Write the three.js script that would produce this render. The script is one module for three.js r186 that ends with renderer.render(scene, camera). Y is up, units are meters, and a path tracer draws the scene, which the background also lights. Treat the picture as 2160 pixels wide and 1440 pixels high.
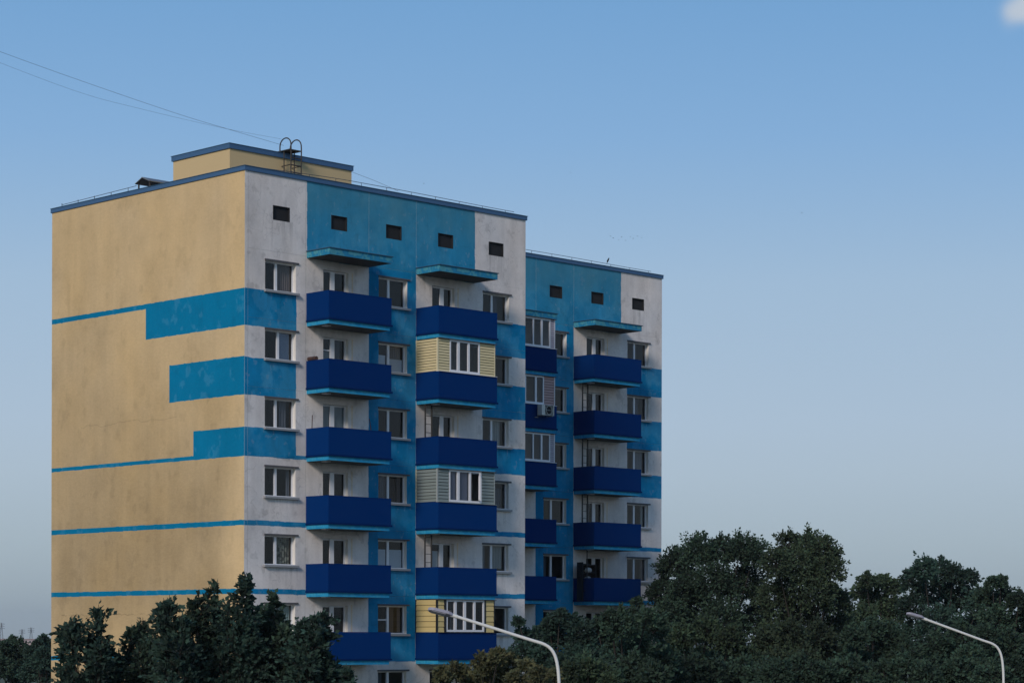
import * as THREE from 'three';
import { mergeGeometries } from 'three/addons/utils/BufferGeometryUtils.js';

// ---------------------------------------------------------------- camera, sky, sun, exposure
const scene = new THREE.Scene();
const EYE = 7.6, FOCAL = 4963.7, HORIZON = 1348, ROLL = 0.00219;          // a level shift lens: verticals stay vertical
const camera = new THREE.PerspectiveCamera(2 * Math.atan(HORIZON / FOCAL) * 180 / Math.PI, 2160 / (2 * HORIZON), 1, 12000);
camera.position.set(0, EYE, 0);
camera.rotation.z = ROLL;
camera.setViewOffset(2160, 2 * HORIZON, 0, 0, 2160, 1440);
const renderer = new THREE.WebGLRenderer({ antialias: true });
renderer.setSize(1024, 682);
renderer.toneMapping = THREE.LinearToneMapping;
renderer.toneMappingExposure = 1.0;
renderer.shadowMap.enabled = true;

const SUN = new THREE.Vector3(-0.345, 0.47, 0.85).normalize();
const sun = new THREE.DirectionalLight(new THREE.Color(1, 0.88, 0.80), 2.05);
sun.position.copy(SUN).multiplyScalar(200).add(new THREE.Vector3(0, 0, -100));
sun.target.position.set(0, 0, -100);
sun.castShadow = true; sun.shadow.radius = 26; sun.shadow.mapSize.set(2048, 2048);
Object.assign(sun.shadow.camera, { left: -90, right: 90, top: 60, bottom: -60, near: 1, far: 500 });
scene.add(sun, sun.target);

const lin = (c) => (c <= 0.04045 ? c / 12.92 : ((c + 0.055) / 1.055) ** 2.4);
const toS = (c) => (c <= 0.0031308 ? c * 12.92 : 1.055 * c ** (1 / 2.4) - 0.055);
const clamp = (x, a = 0, b = 1) => Math.min(b, Math.max(a, x)), mix = (a, b, t) => a + (b - a) * t;
const smooth = (a, b, x) => { const t = clamp((x - a) / (b - a)); return t * t * (3 - 2 * t); };
function rng(seed) { let a = seed >>> 0; return () => { a = (a + 0x6d2b79f5) | 0; let t = Math.imul(a ^ (a >>> 15), 1 | a); t = (t + Math.imul(t ^ (t >>> 7), 61 | t)) ^ t; return ((t ^ (t >>> 14)) >>> 0) / 4294967296; }; }
const TABLE = (() => { const r = rng(77), t = new Float32Array(65536); for (let i = 0; i < 65536; i++) t[i] = r(); return t; })();
function noise(x, y) {
  const ix = Math.floor(x), iy = Math.floor(y), fx = x - ix, fy = y - iy, u = fx * fx * (3 - 2 * fx), v = fy * fy * (3 - 2 * fy);
  const a = (ix & 255), b = ((ix + 1) & 255), c = (iy & 255) << 8, d = ((iy + 1) & 255) << 8;
  return mix(mix(TABLE[a | c], TABLE[b | c], u), mix(TABLE[a | d], TABLE[b | d], u), v);
}
const fbm = (x, y, n = 4) => { let s = 0, a = 0.5; for (let i = 0; i < n; i++) { s += a * noise(x, y); x = x * 2.03 + 17.3; y = y * 2.03 + 9.1; a *= 0.5; } return s / (1 - a * 2); };

{
  const W = 2048, H = 1024, data = new Float32Array(W * H * 4);
  const stops = [[-90, 140, 155, 165], [0, 152, 165, 173], [1, 160, 175, 184], [2.3, 168, 185, 196], [4, 173, 192, 208], [5.2, 172, 193, 213], [8.6, 160, 188, 215], [12, 133, 174, 216], [15.2, 116, 163, 210], [25, 88, 132, 184], [45, 66, 104, 155], [90, 50, 82, 130]];
  for (let j = 0; j < H; j++) {
    const e = ((j + 0.5) / H - 0.5) * 180, y = Math.sin(e * Math.PI / 180), cy = Math.cos(e * Math.PI / 180);
    let k = 0; while (k < stops.length - 2 && stops[k + 1][0] < e) k++;
    const t = clamp((e - stops[k][0]) / (stops[k + 1][0] - stops[k][0]));
    const base = [1, 2, 3].map((c) => lin(mix(stops[k][c], stops[k + 1][c], t) / 255));
    for (let i = 0; i < W; i++) {
      const a = ((i + 0.5) / W - 0.5) * 2 * Math.PI, x = Math.cos(a) * cy, z = Math.sin(a) * cy;
      const g = x * SUN.x + y * SUN.y + z * SUN.z, glow = ((1 + g) / 2) ** 2;
      const az = Math.atan2(x, -z) * 180 / Math.PI;                                // 0 straight ahead
      const o = (j * W + i) * 4;
      // one small cloud high on the right, with soft uneven edges
      const ca = (az - 12.33) / 0.78, ce = (e - 14.72) / 0.52, n = noise(az * 2.9 + 40, e * 3.3 + 11) + 0.5 * noise(az * 6.7, e * 7.1);
      const cloud = smooth(0.92, 0.6, Math.hypot(ca, ce - 0.45 * ca - 0.1) - 0.35 * (n - 0.75)) * (Math.abs(az) < 60 ? 0.95 : 0);
      const warm = [1 + glow * 0.5, 1 + glow * 0.2, 1 - glow * 0.05];
      for (let c = 0; c < 3; c++) data[o + c] = mix(base[c], [0.50, 0.57, 0.66][c], cloud) * warm[c];
      data[o + 3] = 1;
    }
  }
  const sky = new THREE.DataTexture(data, W, H, THREE.RGBAFormat, THREE.FloatType);
  sky.mapping = THREE.EquirectangularReflectionMapping; sky.magFilter = THREE.LinearFilter; sky.minFilter = THREE.LinearFilter; sky.needsUpdate = true;
  scene.background = sky; scene.environment = sky;
}

// ---------------------------------------------------------------- helpers
const used = {};
function numbered(name) { const n = used[name] = (used[name] ?? -1) + 1; return n ? name + '_' + String(n).padStart(3, '0') : name; }
const R3 = (r, g, b) => new THREE.Color().setRGB(r, g, b);
const mat = (r, g, b, rough = 0.85, extra = {}) => new THREE.MeshStandardMaterial({ color: R3(r, g, b), roughness: rough, ...extra });
function box(x0, x1, y0, y1, z0, z1) { const g = new THREE.BoxGeometry(x1 - x0, y1 - y0, z1 - z0); g.translate((x0 + x1) / 2, (y0 + y1) / 2, (z0 + z1) / 2); return g; }
function sheetXY(x0, x1, y0, y1, z) { const g = new THREE.PlaneGeometry(x1 - x0, y1 - y0); g.translate((x0 + x1) / 2, (y0 + y1) / 2, z); return g; }
function mesh(name, geos, m, parent, label) {
  const list = [].concat(geos), g = list.length === 1 ? list[0] : mergeGeometries(list.map((q) => (q.index ? q.toNonIndexed() : q)).map((q) => { for (const k of Object.keys(q.attributes)) if (!['position', 'normal', 'uv'].includes(k)) q.deleteAttribute(k); return q; }));
  const o = new THREE.Mesh(g, m); o.name = name; o.castShadow = o.receiveShadow = true;
  if (label) o.userData.label = label;
  parent.add(o); return o;
}
function group(name, parent, label) { const o = new THREE.Group(); o.name = name; if (label) o.userData.label = label; parent.add(o); return o; }
function thing(name, label, category, pos, grp, turn = 0) {
  const o = new THREE.Group(); o.name = numbered(name); o.position.set(...pos); o.rotation.y = turn;
  o.userData = { label, category }; if (grp) o.userData.group = grp; scene.add(o); return o;
}
const at = (px, py, Z) => new THREE.Vector3((px - 1080) / FOCAL * Z, EYE + (HORIZON + ROLL * (px - 1080) - py) * Z / FOCAL, -Z);   // a measured point of the photograph at a distance
const V = (x, y, z) => new THREE.Vector3(x, y, z);
function tube(pts, r, rad = 6, seg) { return new THREE.TubeGeometry(new THREE.CatmullRomCurve3(pts, false, 'centripetal'), seg ?? Math.max(2, pts.length * 3), r, rad); }
function rod(a, b, r, rad = 6, r2 = r) {
  const d = b.clone().sub(a), g = new THREE.CylinderGeometry(r2, r, d.length(), rad, 1);
  g.applyQuaternion(new THREE.Quaternion().setFromUnitVectors(V(0, 1, 0), d.clone().normalize())); g.translate((a.x + b.x) / 2, (a.y + b.y) / 2, (a.z + b.z) / 2); return g;
}

// ---------------------------------------------------------------- setting: ground, road, pavement
function grain(r, g, b, amt, sc, seed) {
  const N = 512, d = new Uint8Array(N * N * 4);
  for (let j = 0; j < N; j++) for (let i = 0; i < N; i++) {
    const n = 1 + amt * (fbm(i / N * sc + seed, j / N * sc, 5) - 0.5) * 2, o = (j * N + i) * 4;
    d[o] = toS(clamp(r * n)) * 255; d[o + 1] = toS(clamp(g * n)) * 255; d[o + 2] = toS(clamp(b * n)) * 255; d[o + 3] = 255;
  }
  const t = new THREE.DataTexture(d, N, N); t.colorSpace = THREE.SRGBColorSpace; t.magFilter = THREE.LinearFilter; t.wrapS = t.wrapT = THREE.RepeatWrapping; t.needsUpdate = true; return t;
}
function sheet(name, x0, x1, z0, z1, y, tex, rep) {
  const g = new THREE.PlaneGeometry(x1 - x0, z1 - z0); g.rotateX(-Math.PI / 2);
  const t = tex.clone(); t.repeat.set((x1 - x0) / rep, (z1 - z0) / rep); t.needsUpdate = true;
  const o = new THREE.Mesh(g, new THREE.MeshStandardMaterial({ map: t, roughness: 0.95 })); o.name = name; o.position.set((x0 + x1) / 2, y, (z0 + z1) / 2);
  o.receiveShadow = true; o.userData.kind = 'structure'; scene.add(o); return o;
}
sheet('ground', -5000, 5000, -7000, 300, 0, grain(0.07, 0.085, 0.045, 0.6, 24, 3), 30);
sheet('road', -160, 160, -38, -30, 0.008, grain(0.05, 0.05, 0.053, 0.3, 60, 8), 8);
{ const p = mesh('pavement', box(-160, 160, 0, 0.14, -41.4, -38.2), mat(0.22, 0.21, 0.2, 0.95), scene); p.userData.kind = 'structure'; }

// ---------------------------------------------------------------- the apartment building
const Zc = 95.13, Xc = -10.847, TURN = 0.78192, SETBACK = 7.06, SHIFT = 17.26, LEN = 16.1, DEEP = 13.79;
const TOP = 26.54, F = (k) => 20.73 - 2.8 * k, Y = (h) => h + EYE, FACH = 27;
const building = thing('apartment_building', 'eight storey panel apartment block in yellow, white and blue with navy balconies', 'building', [Xc, 0, -Zc], null, TURN);

const WHITE = [0.74, 0.70, 0.675], BLUE = [0.006, 0.225, 0.455], SKYB = [0.022, 0.245, 0.43], YEL = [0.695, 0.515, 0.285], SHADE_B = [0.002, 0.19, 0.40];
const VENTS = [[1.45, 2.34], [4.57, 5.45], [7.64, 8.54], [10.68, 11.59], [13.77, 14.69]], VENT_Y = [Y(17.12), Y(17.72)];
const WINS = [[1.05, 2.67], [7.23, 8.87], [13.42, 15.05]], DOORS = [[4.15, 5.53], [10.34, 11.68]], BALC = [[3.23, 6.67], [9.39, 12.89]];
const inBand = (h, a, b) => h < a && h > b;
function paintFront(s, h) {                                        // h above the eye; which coat of paint or painted shade lies there
  if (s > 3.26 && s < 12.92 && h > 15.76) return SKYB;
  if (s > 6.67 && s < 9.39 && h > -0.97) return s < 7.2 && h < 15.6 ? SHADE_B : BLUE;  // darker strip left of the window: balcony shade put into the blue
  const right = s > 13.38, left = s < 2.70;
  if (left || right) for (const [a, b] of [[14.19, 12.69], [11.40, 9.89], [8.58, 7.40]]) if (inBand(h, a, b)) return BLUE;
  if (s < 3.3 && inBand(h, 7.56, 7.40)) return BLUE;
  if (s < 3.3 || right) for (const [a, b] of [[4.81, 4.60], [2.03, 1.82], [-0.78, -0.98]]) if (inBand(h, a, b)) return BLUE;
  return WHITE;
}
function frontTexture(seed) {
  const W = 1024, H = 2048, d = new Uint8Array(W * H * 4), c = [0, 0, 0];
  for (let j = 0; j < H; j++) {
    const y = (j + 0.5) / H * FACH, h = y - EYE, k = ((20.73 - y) % 2.8 + 2.8) % 2.8;   // k: metres below a floor level
    for (let i = 0; i < W; i++) {
      const s = (i + 0.5) / W * LEN, wob = (noise(s * 3 + seed, y * 3) - 0.5) * 0.03;
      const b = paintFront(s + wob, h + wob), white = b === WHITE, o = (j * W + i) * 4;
      const big = fbm(s * 0.45 + seed, y * 0.4, 4), mid = fbm(s * 1.7 + seed * 2, y * 1.3, 4), fine = noise(s * 16, y * 16) * 0.6 + noise(s * 33 + seed, y * 33) * 0.4, streak = fbm(s * 5 + seed, y * 0.35 + 50, 3);
      let v = 1 + (big - 0.5) * 0.30 + (mid - 0.5) * 0.30 + (fine - 0.5) * 0.11 + (streak - 0.5) * 0.14;
      // run-off under the vents
      for (const [a, e] of VENTS) if (s > a - 0.15 && s < e + 0.2 && y < VENT_Y[0]) { const q = (VENT_Y[0] - y) / 1.5; if (q < 1) v -= (1 - q) * 0.2 * smooth(0.42, 0.7, fbm(s * 7 + seed * 3, y * 0.7, 3)) * (white ? 1 : -0.4); }
      // dirt under sills
      if (h < 15.5) for (const [a, e] of WINS) if (s > a - 0.1 && s < e + 0.15) { const q = ((F(0) + 1.05 - y) % 2.8 + 2.8) % 2.8; if (q < 0.9) v -= (1 - q / 0.9) * 0.16 * smooth(0.4, 0.65, fbm(s * 9 + 7, y * 0.8 + seed, 3)); }
      // soot spots and hair cracks
      const spot = smooth(0.66, 0.8, fbm(s * 2.6 + seed * 5, y * 2.2 + 31, 4)); v -= spot * (white ? 0.16 : 0.10);
      const crack = Math.abs(fbm(s * 0.9 + seed * 1.3, y * 0.9 + 5, 4) - 0.5); if (crack < 0.006) v -= 0.13;
      c[0] = b[0] * v; c[1] = b[1] * v; c[2] = b[2] * v;
      if (white) { const warm = (fbm(s * 0.6 + 9 + seed, y * 0.5, 3) - 0.5) * 0.1; c[0] *= 1 + warm; c[2] *= 1 - warm; } else {
        // patches of repainting: chalky and deeper blues side by side
        const pt = smooth(0.5, 0.6, fbm(s * 0.9 + seed * 7, y * 0.8 + 3, 5)), p2 = smooth(0.52, 0.6, fbm(s * 1.9 + seed, y * 1.4 + 60, 5)) * (b === SHADE_B ? 0.2 : 1);
        const cw = h > 8.5 && b !== SKYB ? 0.9 : 0.55; c[0] += (0.028 * pt + 0.024 * p2) * cw; c[1] += (0.05 * pt + 0.035 * p2) * cw; c[2] += (0.04 * pt + 0.03 * p2) * cw;
        const chip = smooth(0.74, 0.78, fbm(s * 5.3 + seed, y * 4.1, 3)); for (let q = 0; q < 3; q++) c[q] = mix(c[q], 0.5, chip * 0.12);
      }
      if (b === SKYB) { const hi = smooth(16.2, 18.9, h) * (0.5 + fbm(s * 1.1, y * 1.1 + seed, 4)); c[0] = mix(c[0], 0.10, hi * 0.4); c[1] = mix(c[1], 0.26, hi * 0.5); c[2] = mix(c[2], 0.33, hi * 0.5); }
      // paint run-off beside the balcony doors
      for (const [q, e] of DOORS) { const x = s - e - 0.17; if (white && x > 0 && x < 0.09 && k > 0.5 && h < 15.4) { c[0] *= 1.02; c[1] *= 0.9; c[2] *= 0.68; } }
      for (const x of [0.165, 3.2]) if (Math.abs(s - x) < 0.014 && white) for (let q = 0; q < 3; q++) c[q] *= x < 1 ? 0.55 : 0.7;
      for (let q = 0; q < 3; q++) d[o + q] = toS(clamp(c[q])) * 255;
      d[o + 3] = 255;
    }
  }
  const t = new THREE.DataTexture(d, W, H); t.colorSpace = THREE.SRGBColorSpace; t.magFilter = THREE.LinearFilter; t.repeat.set(1 / LEN, 1 / FACH); t.wrapS = t.wrapT = THREE.ClampToEdgeWrapping; t.needsUpdate = true; return t;
}
function endTexture() {                                            // the blank yellow end wall, s measured from the front corner backwards
  const W = 1024, H = 2048, d = new Uint8Array(W * H * 4), c = [0, 0, 0];
  for (let j = 0; j < H; j++) {
    const y = (j + 0.5) / H * FACH, h0 = y - EYE;
    for (let i = 0; i < W; i++) {
      const s = (i + 0.5) / W * DEEP, wob = (noise(s * 4, y * 4 + 9) - 0.5) * 0.02, h = h0 + wob, o = (j * W + i) * 4;
      let blue = (h < 14.19 && h > (s < 6.74 ? 12.68 : 13.98)) || (s < 5.07 && inBand(h, 11.44, 9.89)) || (s < 3.40 && inBand(h, 8.58, 7.40)) || inBand(h, 7.56, 7.40) || inBand(h, 4.81, 4.60) || inBand(h, 2.03, 1.83) || inBand(h, -0.79, -0.98);
      const b = blue ? [0.001, 0.195, 0.375] : YEL;
      const big = fbm(s * 0.28, y * 0.3 + 4, 4), mid = fbm(s * 1.1 + 5, y * 0.9, 4), streak = fbm(s * 4 + 2, y * 0.3, 4), fine = noise(s * 15, y * 15) * 0.5 + noise(s * 8, y * 30) * 0.5;
      let v = 1 + (big - 0.5) * 0.2 + (mid - 0.5) * 0.15 + (streak - 0.5) * 0.08 + (fine - 0.5) * 0.10;
      v -= smooth(0.6, 0.8, fbm(s * 2.4 + 70, y * 1.6, 4)) * 0.07;
      if (!blue) v -= (0.23 * smooth(15, 3.5, h) * (0.75 + 0.5 * fbm(s * 0.5, y * 0.35 + 8, 3)) + 0.1) * smooth(0.2, 2.2, s + (noise(y * 0.8, 4) - 0.5)) * (1 - 0.25 * smooth(12.6, 13.7, s)) * (1 - 0.35 * smooth(2.5, 0, h));   // road grime, worst in the lower middle
      const crackY = 1.02 + (noise(s * 5, 3) - 0.5) * 0.07 + (noise(s * 17, 7) - 0.5) * 0.04;
      if (s > 5.5 && s < 13 && Math.abs(h0 - crackY) < 0.022) v -= 0.3 * noise(s * 6, 20);
      const crack2 = 9.25 + (noise(s * 3, 13) - 0.5) * 0.16; if (s > 4.5 && s < 11.5 && Math.abs(h0 - crack2) < 0.018) v -= 0.12;
      for (let q = 0; q < 3; q++) c[q] = b[q] * v;
      if (blue) { const p = 0.45 * smooth(0.62, 0.76, fbm(s * 2.4 + 3, y * 2.2 + 6, 5)); c[0] += 0.05 * p; c[1] += 0.08 * p; c[2] += 0.09 * p; } else { const g = (fbm(s * 0.5 + 30, y * 0.4, 3) - 0.5) * 0.14; c[0] *= 1 + g * 0.4; c[2] *= 1 - g; }
      for (let q = 0; q < 3; q++) d[o + q] = toS(clamp(c[q])) * 255;
      d[o + 3] = 255;
    }
  }
  const t = new THREE.DataTexture(d, W, H); t.colorSpace = THREE.SRGBColorSpace; t.magFilter = THREE.LinearFilter; t.repeat.set(1 / DEEP, 1 / FACH); t.wrapS = t.wrapT = THREE.ClampToEdgeWrapping; t.needsUpdate = true; return t;
}
const plasterBump = (() => { const N = 512, d = new Uint8Array(N * N * 4); for (let j = 0; j < N; j++) for (let i = 0; i < N; i++) { const v = 255 * clamp(0.5 * TABLE[(i * 131 + j * 71) & 65535] + 0.5 * fbm(i / 24, j / 24, 4)), o = (j * N + i) * 4; d[o] = d[o + 1] = d[o + 2] = v; d[o + 3] = 255; } const t = new THREE.DataTexture(d, N, N); t.magFilter = THREE.LinearFilter; t.wrapS = t.wrapT = THREE.RepeatWrapping; t.repeat.set(0.35, 0.35); t.needsUpdate = true; return t; })();
const wallMat = (t) => new THREE.MeshPhysicalMaterial({ map: t, specularIntensity: 0.2, roughness: 0.93, bumpMap: plasterBump, bumpScale: 0.012 });
function mottle(a, b, seed) {                                      // two coats of one paint, worn through in vertical dabs
  const N = 256, d = new Uint8Array(N * 64 * 4);
  for (let j = 0; j < 64; j++) for (let i = 0; i < N; i++) {
    const t = smooth(0.46, 0.58, fbm(i / 14 + seed, j / 40, 4)), v = 0.85 + 0.3 * fbm(i / 6 + seed * 3, j / 30, 3), o = (j * N + i) * 4;
    for (let q = 0; q < 3; q++) d[o + q] = toS(clamp(mix(a[q], b[q], t) * v)) * 255; d[o + 3] = 255;
  }
  const t = new THREE.DataTexture(d, N, 64); t.colorSpace = THREE.SRGBColorSpace; t.magFilter = THREE.LinearFilter; t.wrapS = t.wrapT = THREE.RepeatWrapping; t.needsUpdate = true; return t;
}
const M = {
  lightStop: mat(0.03, 0.03, 0.03, 0.95), tinted: new THREE.MeshPhysicalMaterial({ color: R3(0.42, 0.46, 0.52), transmission: 1, thickness: 0, roughness: 0.02, ior: 1.5, specularIntensity: 0.75 }),
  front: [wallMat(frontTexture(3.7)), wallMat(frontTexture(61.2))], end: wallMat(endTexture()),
  reveal: mat(0.78, 0.755, 0.70), yellow: mat(0.61, 0.465, 0.25, 0.92), plain: mat(0.4, 0.4, 0.4, 0.95),
  upvc: mat(0.74, 0.75, 0.78, 0.35), sill: mat(0.30, 0.31, 0.32, 0.6), lintel: mat(0.09, 0.09, 0.10, 0.8),
  glass: new THREE.MeshPhysicalMaterial({ color: R3(0.72, 0.77, 0.82), transmission: 1, thickness: 0, roughness: 0.02, ior: 1.5, specularIntensity: 0.75 }),
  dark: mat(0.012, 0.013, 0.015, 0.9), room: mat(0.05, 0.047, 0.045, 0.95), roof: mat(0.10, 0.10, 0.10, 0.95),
  navy: [[0.030, 0.145], [0.027, 0.136], [0.033, 0.155]].map(([g, b]) => new THREE.MeshPhysicalMaterial({ color: R3(0.0008, g, b), roughness: 0.85, specularIntensity: 0.08 })), navyTrim: new THREE.MeshPhysicalMaterial({ color: R3(0.0006, 0.02, 0.10), roughness: 0.85, specularIntensity: 0.1 }),
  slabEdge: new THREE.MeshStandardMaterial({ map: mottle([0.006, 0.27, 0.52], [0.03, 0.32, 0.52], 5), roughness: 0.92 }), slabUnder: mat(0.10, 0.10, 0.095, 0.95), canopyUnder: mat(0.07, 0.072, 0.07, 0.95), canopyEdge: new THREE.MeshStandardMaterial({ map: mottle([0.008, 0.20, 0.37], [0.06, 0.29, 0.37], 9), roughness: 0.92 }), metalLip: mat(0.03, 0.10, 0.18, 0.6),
  flash: mat(0.045, 0.12, 0.245, 0.5), iron: mat(0.045, 0.04, 0.035, 0.7), rail: mat(0.06, 0.07, 0.09, 0.6), galv: mat(0.25, 0.27, 0.28, 0.45, { metalness: 0.5 }),
  cream: [mat(0.66, 0.57, 0.33, 0.7), mat(0.63, 0.545, 0.31, 0.7), mat(0.68, 0.59, 0.35, 0.7)], sage: [mat(0.21, 0.255, 0.245, 0.7), mat(0.195, 0.24, 0.23, 0.7), mat(0.22, 0.265, 0.255, 0.7)],
  ochre: [mat(0.62, 0.49, 0.21, 0.7), mat(0.60, 0.47, 0.20, 0.7)], pink: [mat(0.50, 0.33, 0.31, 0.7), mat(0.47, 0.31, 0.29, 0.7)], chalk: [mat(0.50, 0.47, 0.53, 0.8), mat(0.46, 0.43, 0.49, 0.8)], black: mat(0.012, 0.012, 0.014, 0.5), creamTrim: mat(0.74, 0.66, 0.42, 0.6), sageTrim: mat(0.33, 0.37, 0.36, 0.6),
};

function panelGeo(s0, s1, y0, y1, holes, depth = 0.28) {
  const sh = new THREE.Shape([new THREE.Vector2(s0, y0), new THREE.Vector2(s1, y0), new THREE.Vector2(s1, y1), new THREE.Vector2(s0, y1)]);
  for (const h of holes) sh.holes.push(new THREE.Path(h.map(([a, b]) => new THREE.Vector2(a, b)).reverse()));
  const g = new THREE.ExtrudeGeometry(sh, { depth, bevelEnabled: false }); g.translate(0, 0, -depth); return g;
}
const rect = (a, b, c, d) => [[a, c], [b, c], [b, d], [a, d]];
function place(o, ox, oz) { o.position.x += ox; o.position.z += oz; return o; }

function wavy(w, h, folds, depth, seed) {                          // a hanging curtain
  const n = Math.max(8, folds * 6), g = new THREE.PlaneGeometry(w, h, n, 3), p = g.attributes.position;
  for (let i = 0; i < p.count; i++) { const x = p.getX(i) / w; p.setZ(i, depth * Math.sin(x * folds * 6.283 + seed + noise(x * 5, seed) * 3)); }
  g.computeVertexNormals(); return g;
}
const CURTAIN = {
  taupe: mat(0.20, 0.155, 0.14), brown: mat(0.17, 0.125, 0.10), lace: mat(0.40, 0.42, 0.39, 0.95), sheer: mat(0.22, 0.24, 0.26), grey: mat(0.12, 0.13, 0.15), mint: mat(0.36, 0.46, 0.40), paper: mat(0.60, 0.63, 0.64), foil: mat(0.12, 0.16, 0.22, 0.25, { metalness: 0.5 }), blind: mat(0.19, 0.24, 0.25),
  screen: mat(0.40, 0.42, 0.52),  // white curtain with the lavender reflection of the panes put into its colour
  floral: (() => { const N = 128, d = new Uint8Array(N * N * 4); for (let j = 0; j < N; j++) for (let i = 0; i < N; i++) { const n = smooth(0.45, 0.62, fbm(i / 14, j / 14, 3)), v = mix(0.30, 0.10, n), o = (j * N + i) * 4; d[o] = toS(v) * 255; d[o + 1] = toS(v * 0.96) * 255; d[o + 2] = toS(v * 0.72) * 255; d[o + 3] = 255; } const t = new THREE.DataTexture(d, N, N); t.colorSpace = THREE.SRGBColorSpace; t.magFilter = THREE.LinearFilter; t.needsUpdate = true; return new THREE.MeshStandardMaterial({ map: t, roughness: 0.95 }); })(),
};
for (const k of ['taupe', 'brown', 'lace', 'sheer', 'grey', 'mint', 'floral']) CURTAIN[k].side = THREE.DoubleSide;

// a two-sash window set back in its opening; `look` lists what hangs behind the glass
function makeWindow(a, b, y0, y1, ox, oz, look = {}) {
  const w = group('window', building); place(w, ox, oz);
  const zf = -0.17, t = 0.048, m = a + (b - a) * (look.split ?? 0.43), f = [];
  f.push(box(a, a + t, y0, y1, zf - 0.07, zf), box(b - t, b, y0, y1, zf - 0.07, zf), box(a + t, b - t, y0, y0 + t, zf - 0.07, zf - 0.002), box(a + t, b - t, y1 - t, y1, zf - 0.07, zf - 0.002), box(m - 0.058, m + 0.058, y0 + t, y1 - t, zf - 0.07, zf + 0.01));
  if (look.transom) f.push(box(a + t, m - 0.058, (y0 + y1) / 2 - 0.025, (y0 + y1) / 2 + 0.025, zf - 0.06, zf + 0.004));
  mesh('frame', f, M.upvc, w);
  mesh('pane', sheetXY(a + t - 0.01, m - 0.055, y0 + t - 0.01, y1 - t + 0.01, zf - 0.035), M.glass, w);
  mesh('pane', sheetXY(m + 0.055, b - t + 0.01, y0 + t - 0.01, y1 - t + 0.01, zf - 0.035), M.glass, w);
  mesh('sill', box(a - 0.06, b + 0.12, y0 - 0.09, y0 - 0.004, 0.003, 0.13), M.sill, w);
  mesh('sill_board', box(a + 0.005, b - 0.005, y0 + 0.002, y0 + 0.03, zf + 0.004, 0.02), M.upvc, w);
  mesh('lintel', box(a - 0.02, b + 0.14, y1 + 0.003, y1 + 0.07, 0.003, 0.05), M.lintel, w);
  for (const [kind, u0, u1, v0, v1] of look.hang ?? []) {
    const x0 = mix(a, b, u0), x1 = mix(a, b, u1), q0 = mix(y0, y1, v0), q1 = mix(y0, y1, v1), flat = ['paper', 'blind', 'foil'].includes(kind);
    const g = flat ? box(x0, x1, q0, q1, zf - 0.085, zf - 0.075) : wavy(x1 - x0, q1 - q0, Math.max(2, Math.round((x1 - x0) * 9)), 0.035, a * 3 + y0);
    if (!flat) g.translate((x0 + x1) / 2, (q0 + q1) / 2, zf - 0.16);
    mesh(flat ? 'blind' : 'curtain', g, CURTAIN[kind], w);
  }
  return w;
}
// a balcony door beside a narrow window, divided by a thick post
function makeDoor(a, b, f, ox, oz, doorLeft, look = {}) {
  const w = group('balcony_door', building); place(w, ox, oz);
  const zf = -0.17, t = 0.06, y1 = f + 2.26, m = a + (b - a) * (doorLeft ? 0.54 : 0.46), post = 0.115, sillY = f + 0.85, fr = [];
  const part = (x0, x1, yb) => { fr.push(box(x0, x0 + t, yb, y1, zf - 0.07, zf), box(x1 - t, x1, yb, y1, zf - 0.07, zf), box(x0 + t, x1 - t, yb, yb + t, zf - 0.07, zf - 0.002), box(x0 + t, x1 - t, y1 - t, y1, zf - 0.07, zf - 0.002)); mesh('pane', sheetXY(x0 + t - 0.01, x1 - t + 0.01, yb + t - 0.01, y1 - t + 0.01, zf - 0.035), M.glass, w); };
  part(a, m, doorLeft ? f + 0.06 : sillY); part(m + 0.001, b, doorLeft ? sillY : f + 0.06);
  fr.push(box(m - post, m + post, sillY + 0.01, y1 - 0.01, zf - 0.05, zf + 0.012));
  if (look.rail) fr.push(box(a + t, m - post, y1 - 0.55, y1 - 0.5, zf - 0.05, zf - 0.003));
  mesh('frame', fr, M.upvc, w);
  for (const [kind, u0, u1, v0, v1] of look.hang ?? []) {
    const x0 = mix(a, b, u0), x1 = mix(a, b, u1), q0 = mix(sillY, y1, v0), q1 = mix(sillY, y1, v1), flat = ['paper', 'blind', 'foil'].includes(kind);
    const g = flat ? box(x0, x1, q0, q1, zf - 0.085, zf - 0.075) : wavy(x1 - x0, q1 - q0, Math.max(2, Math.round((x1 - x0) * 9)), 0.035, a * 3 + f);
    if (!flat) g.translate((x0 + x1) / 2, (q0 + q1) / 2, zf - 0.16);
    mesh(flat ? 'blind' : 'curtain', g, CURTAIN[kind], w);
  }
}
const PROUD = 1.45;
function slabGeo(s0, s1, y0, y1, out) { return box(s0, s1, y0, y1, 0.004, out); }
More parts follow.
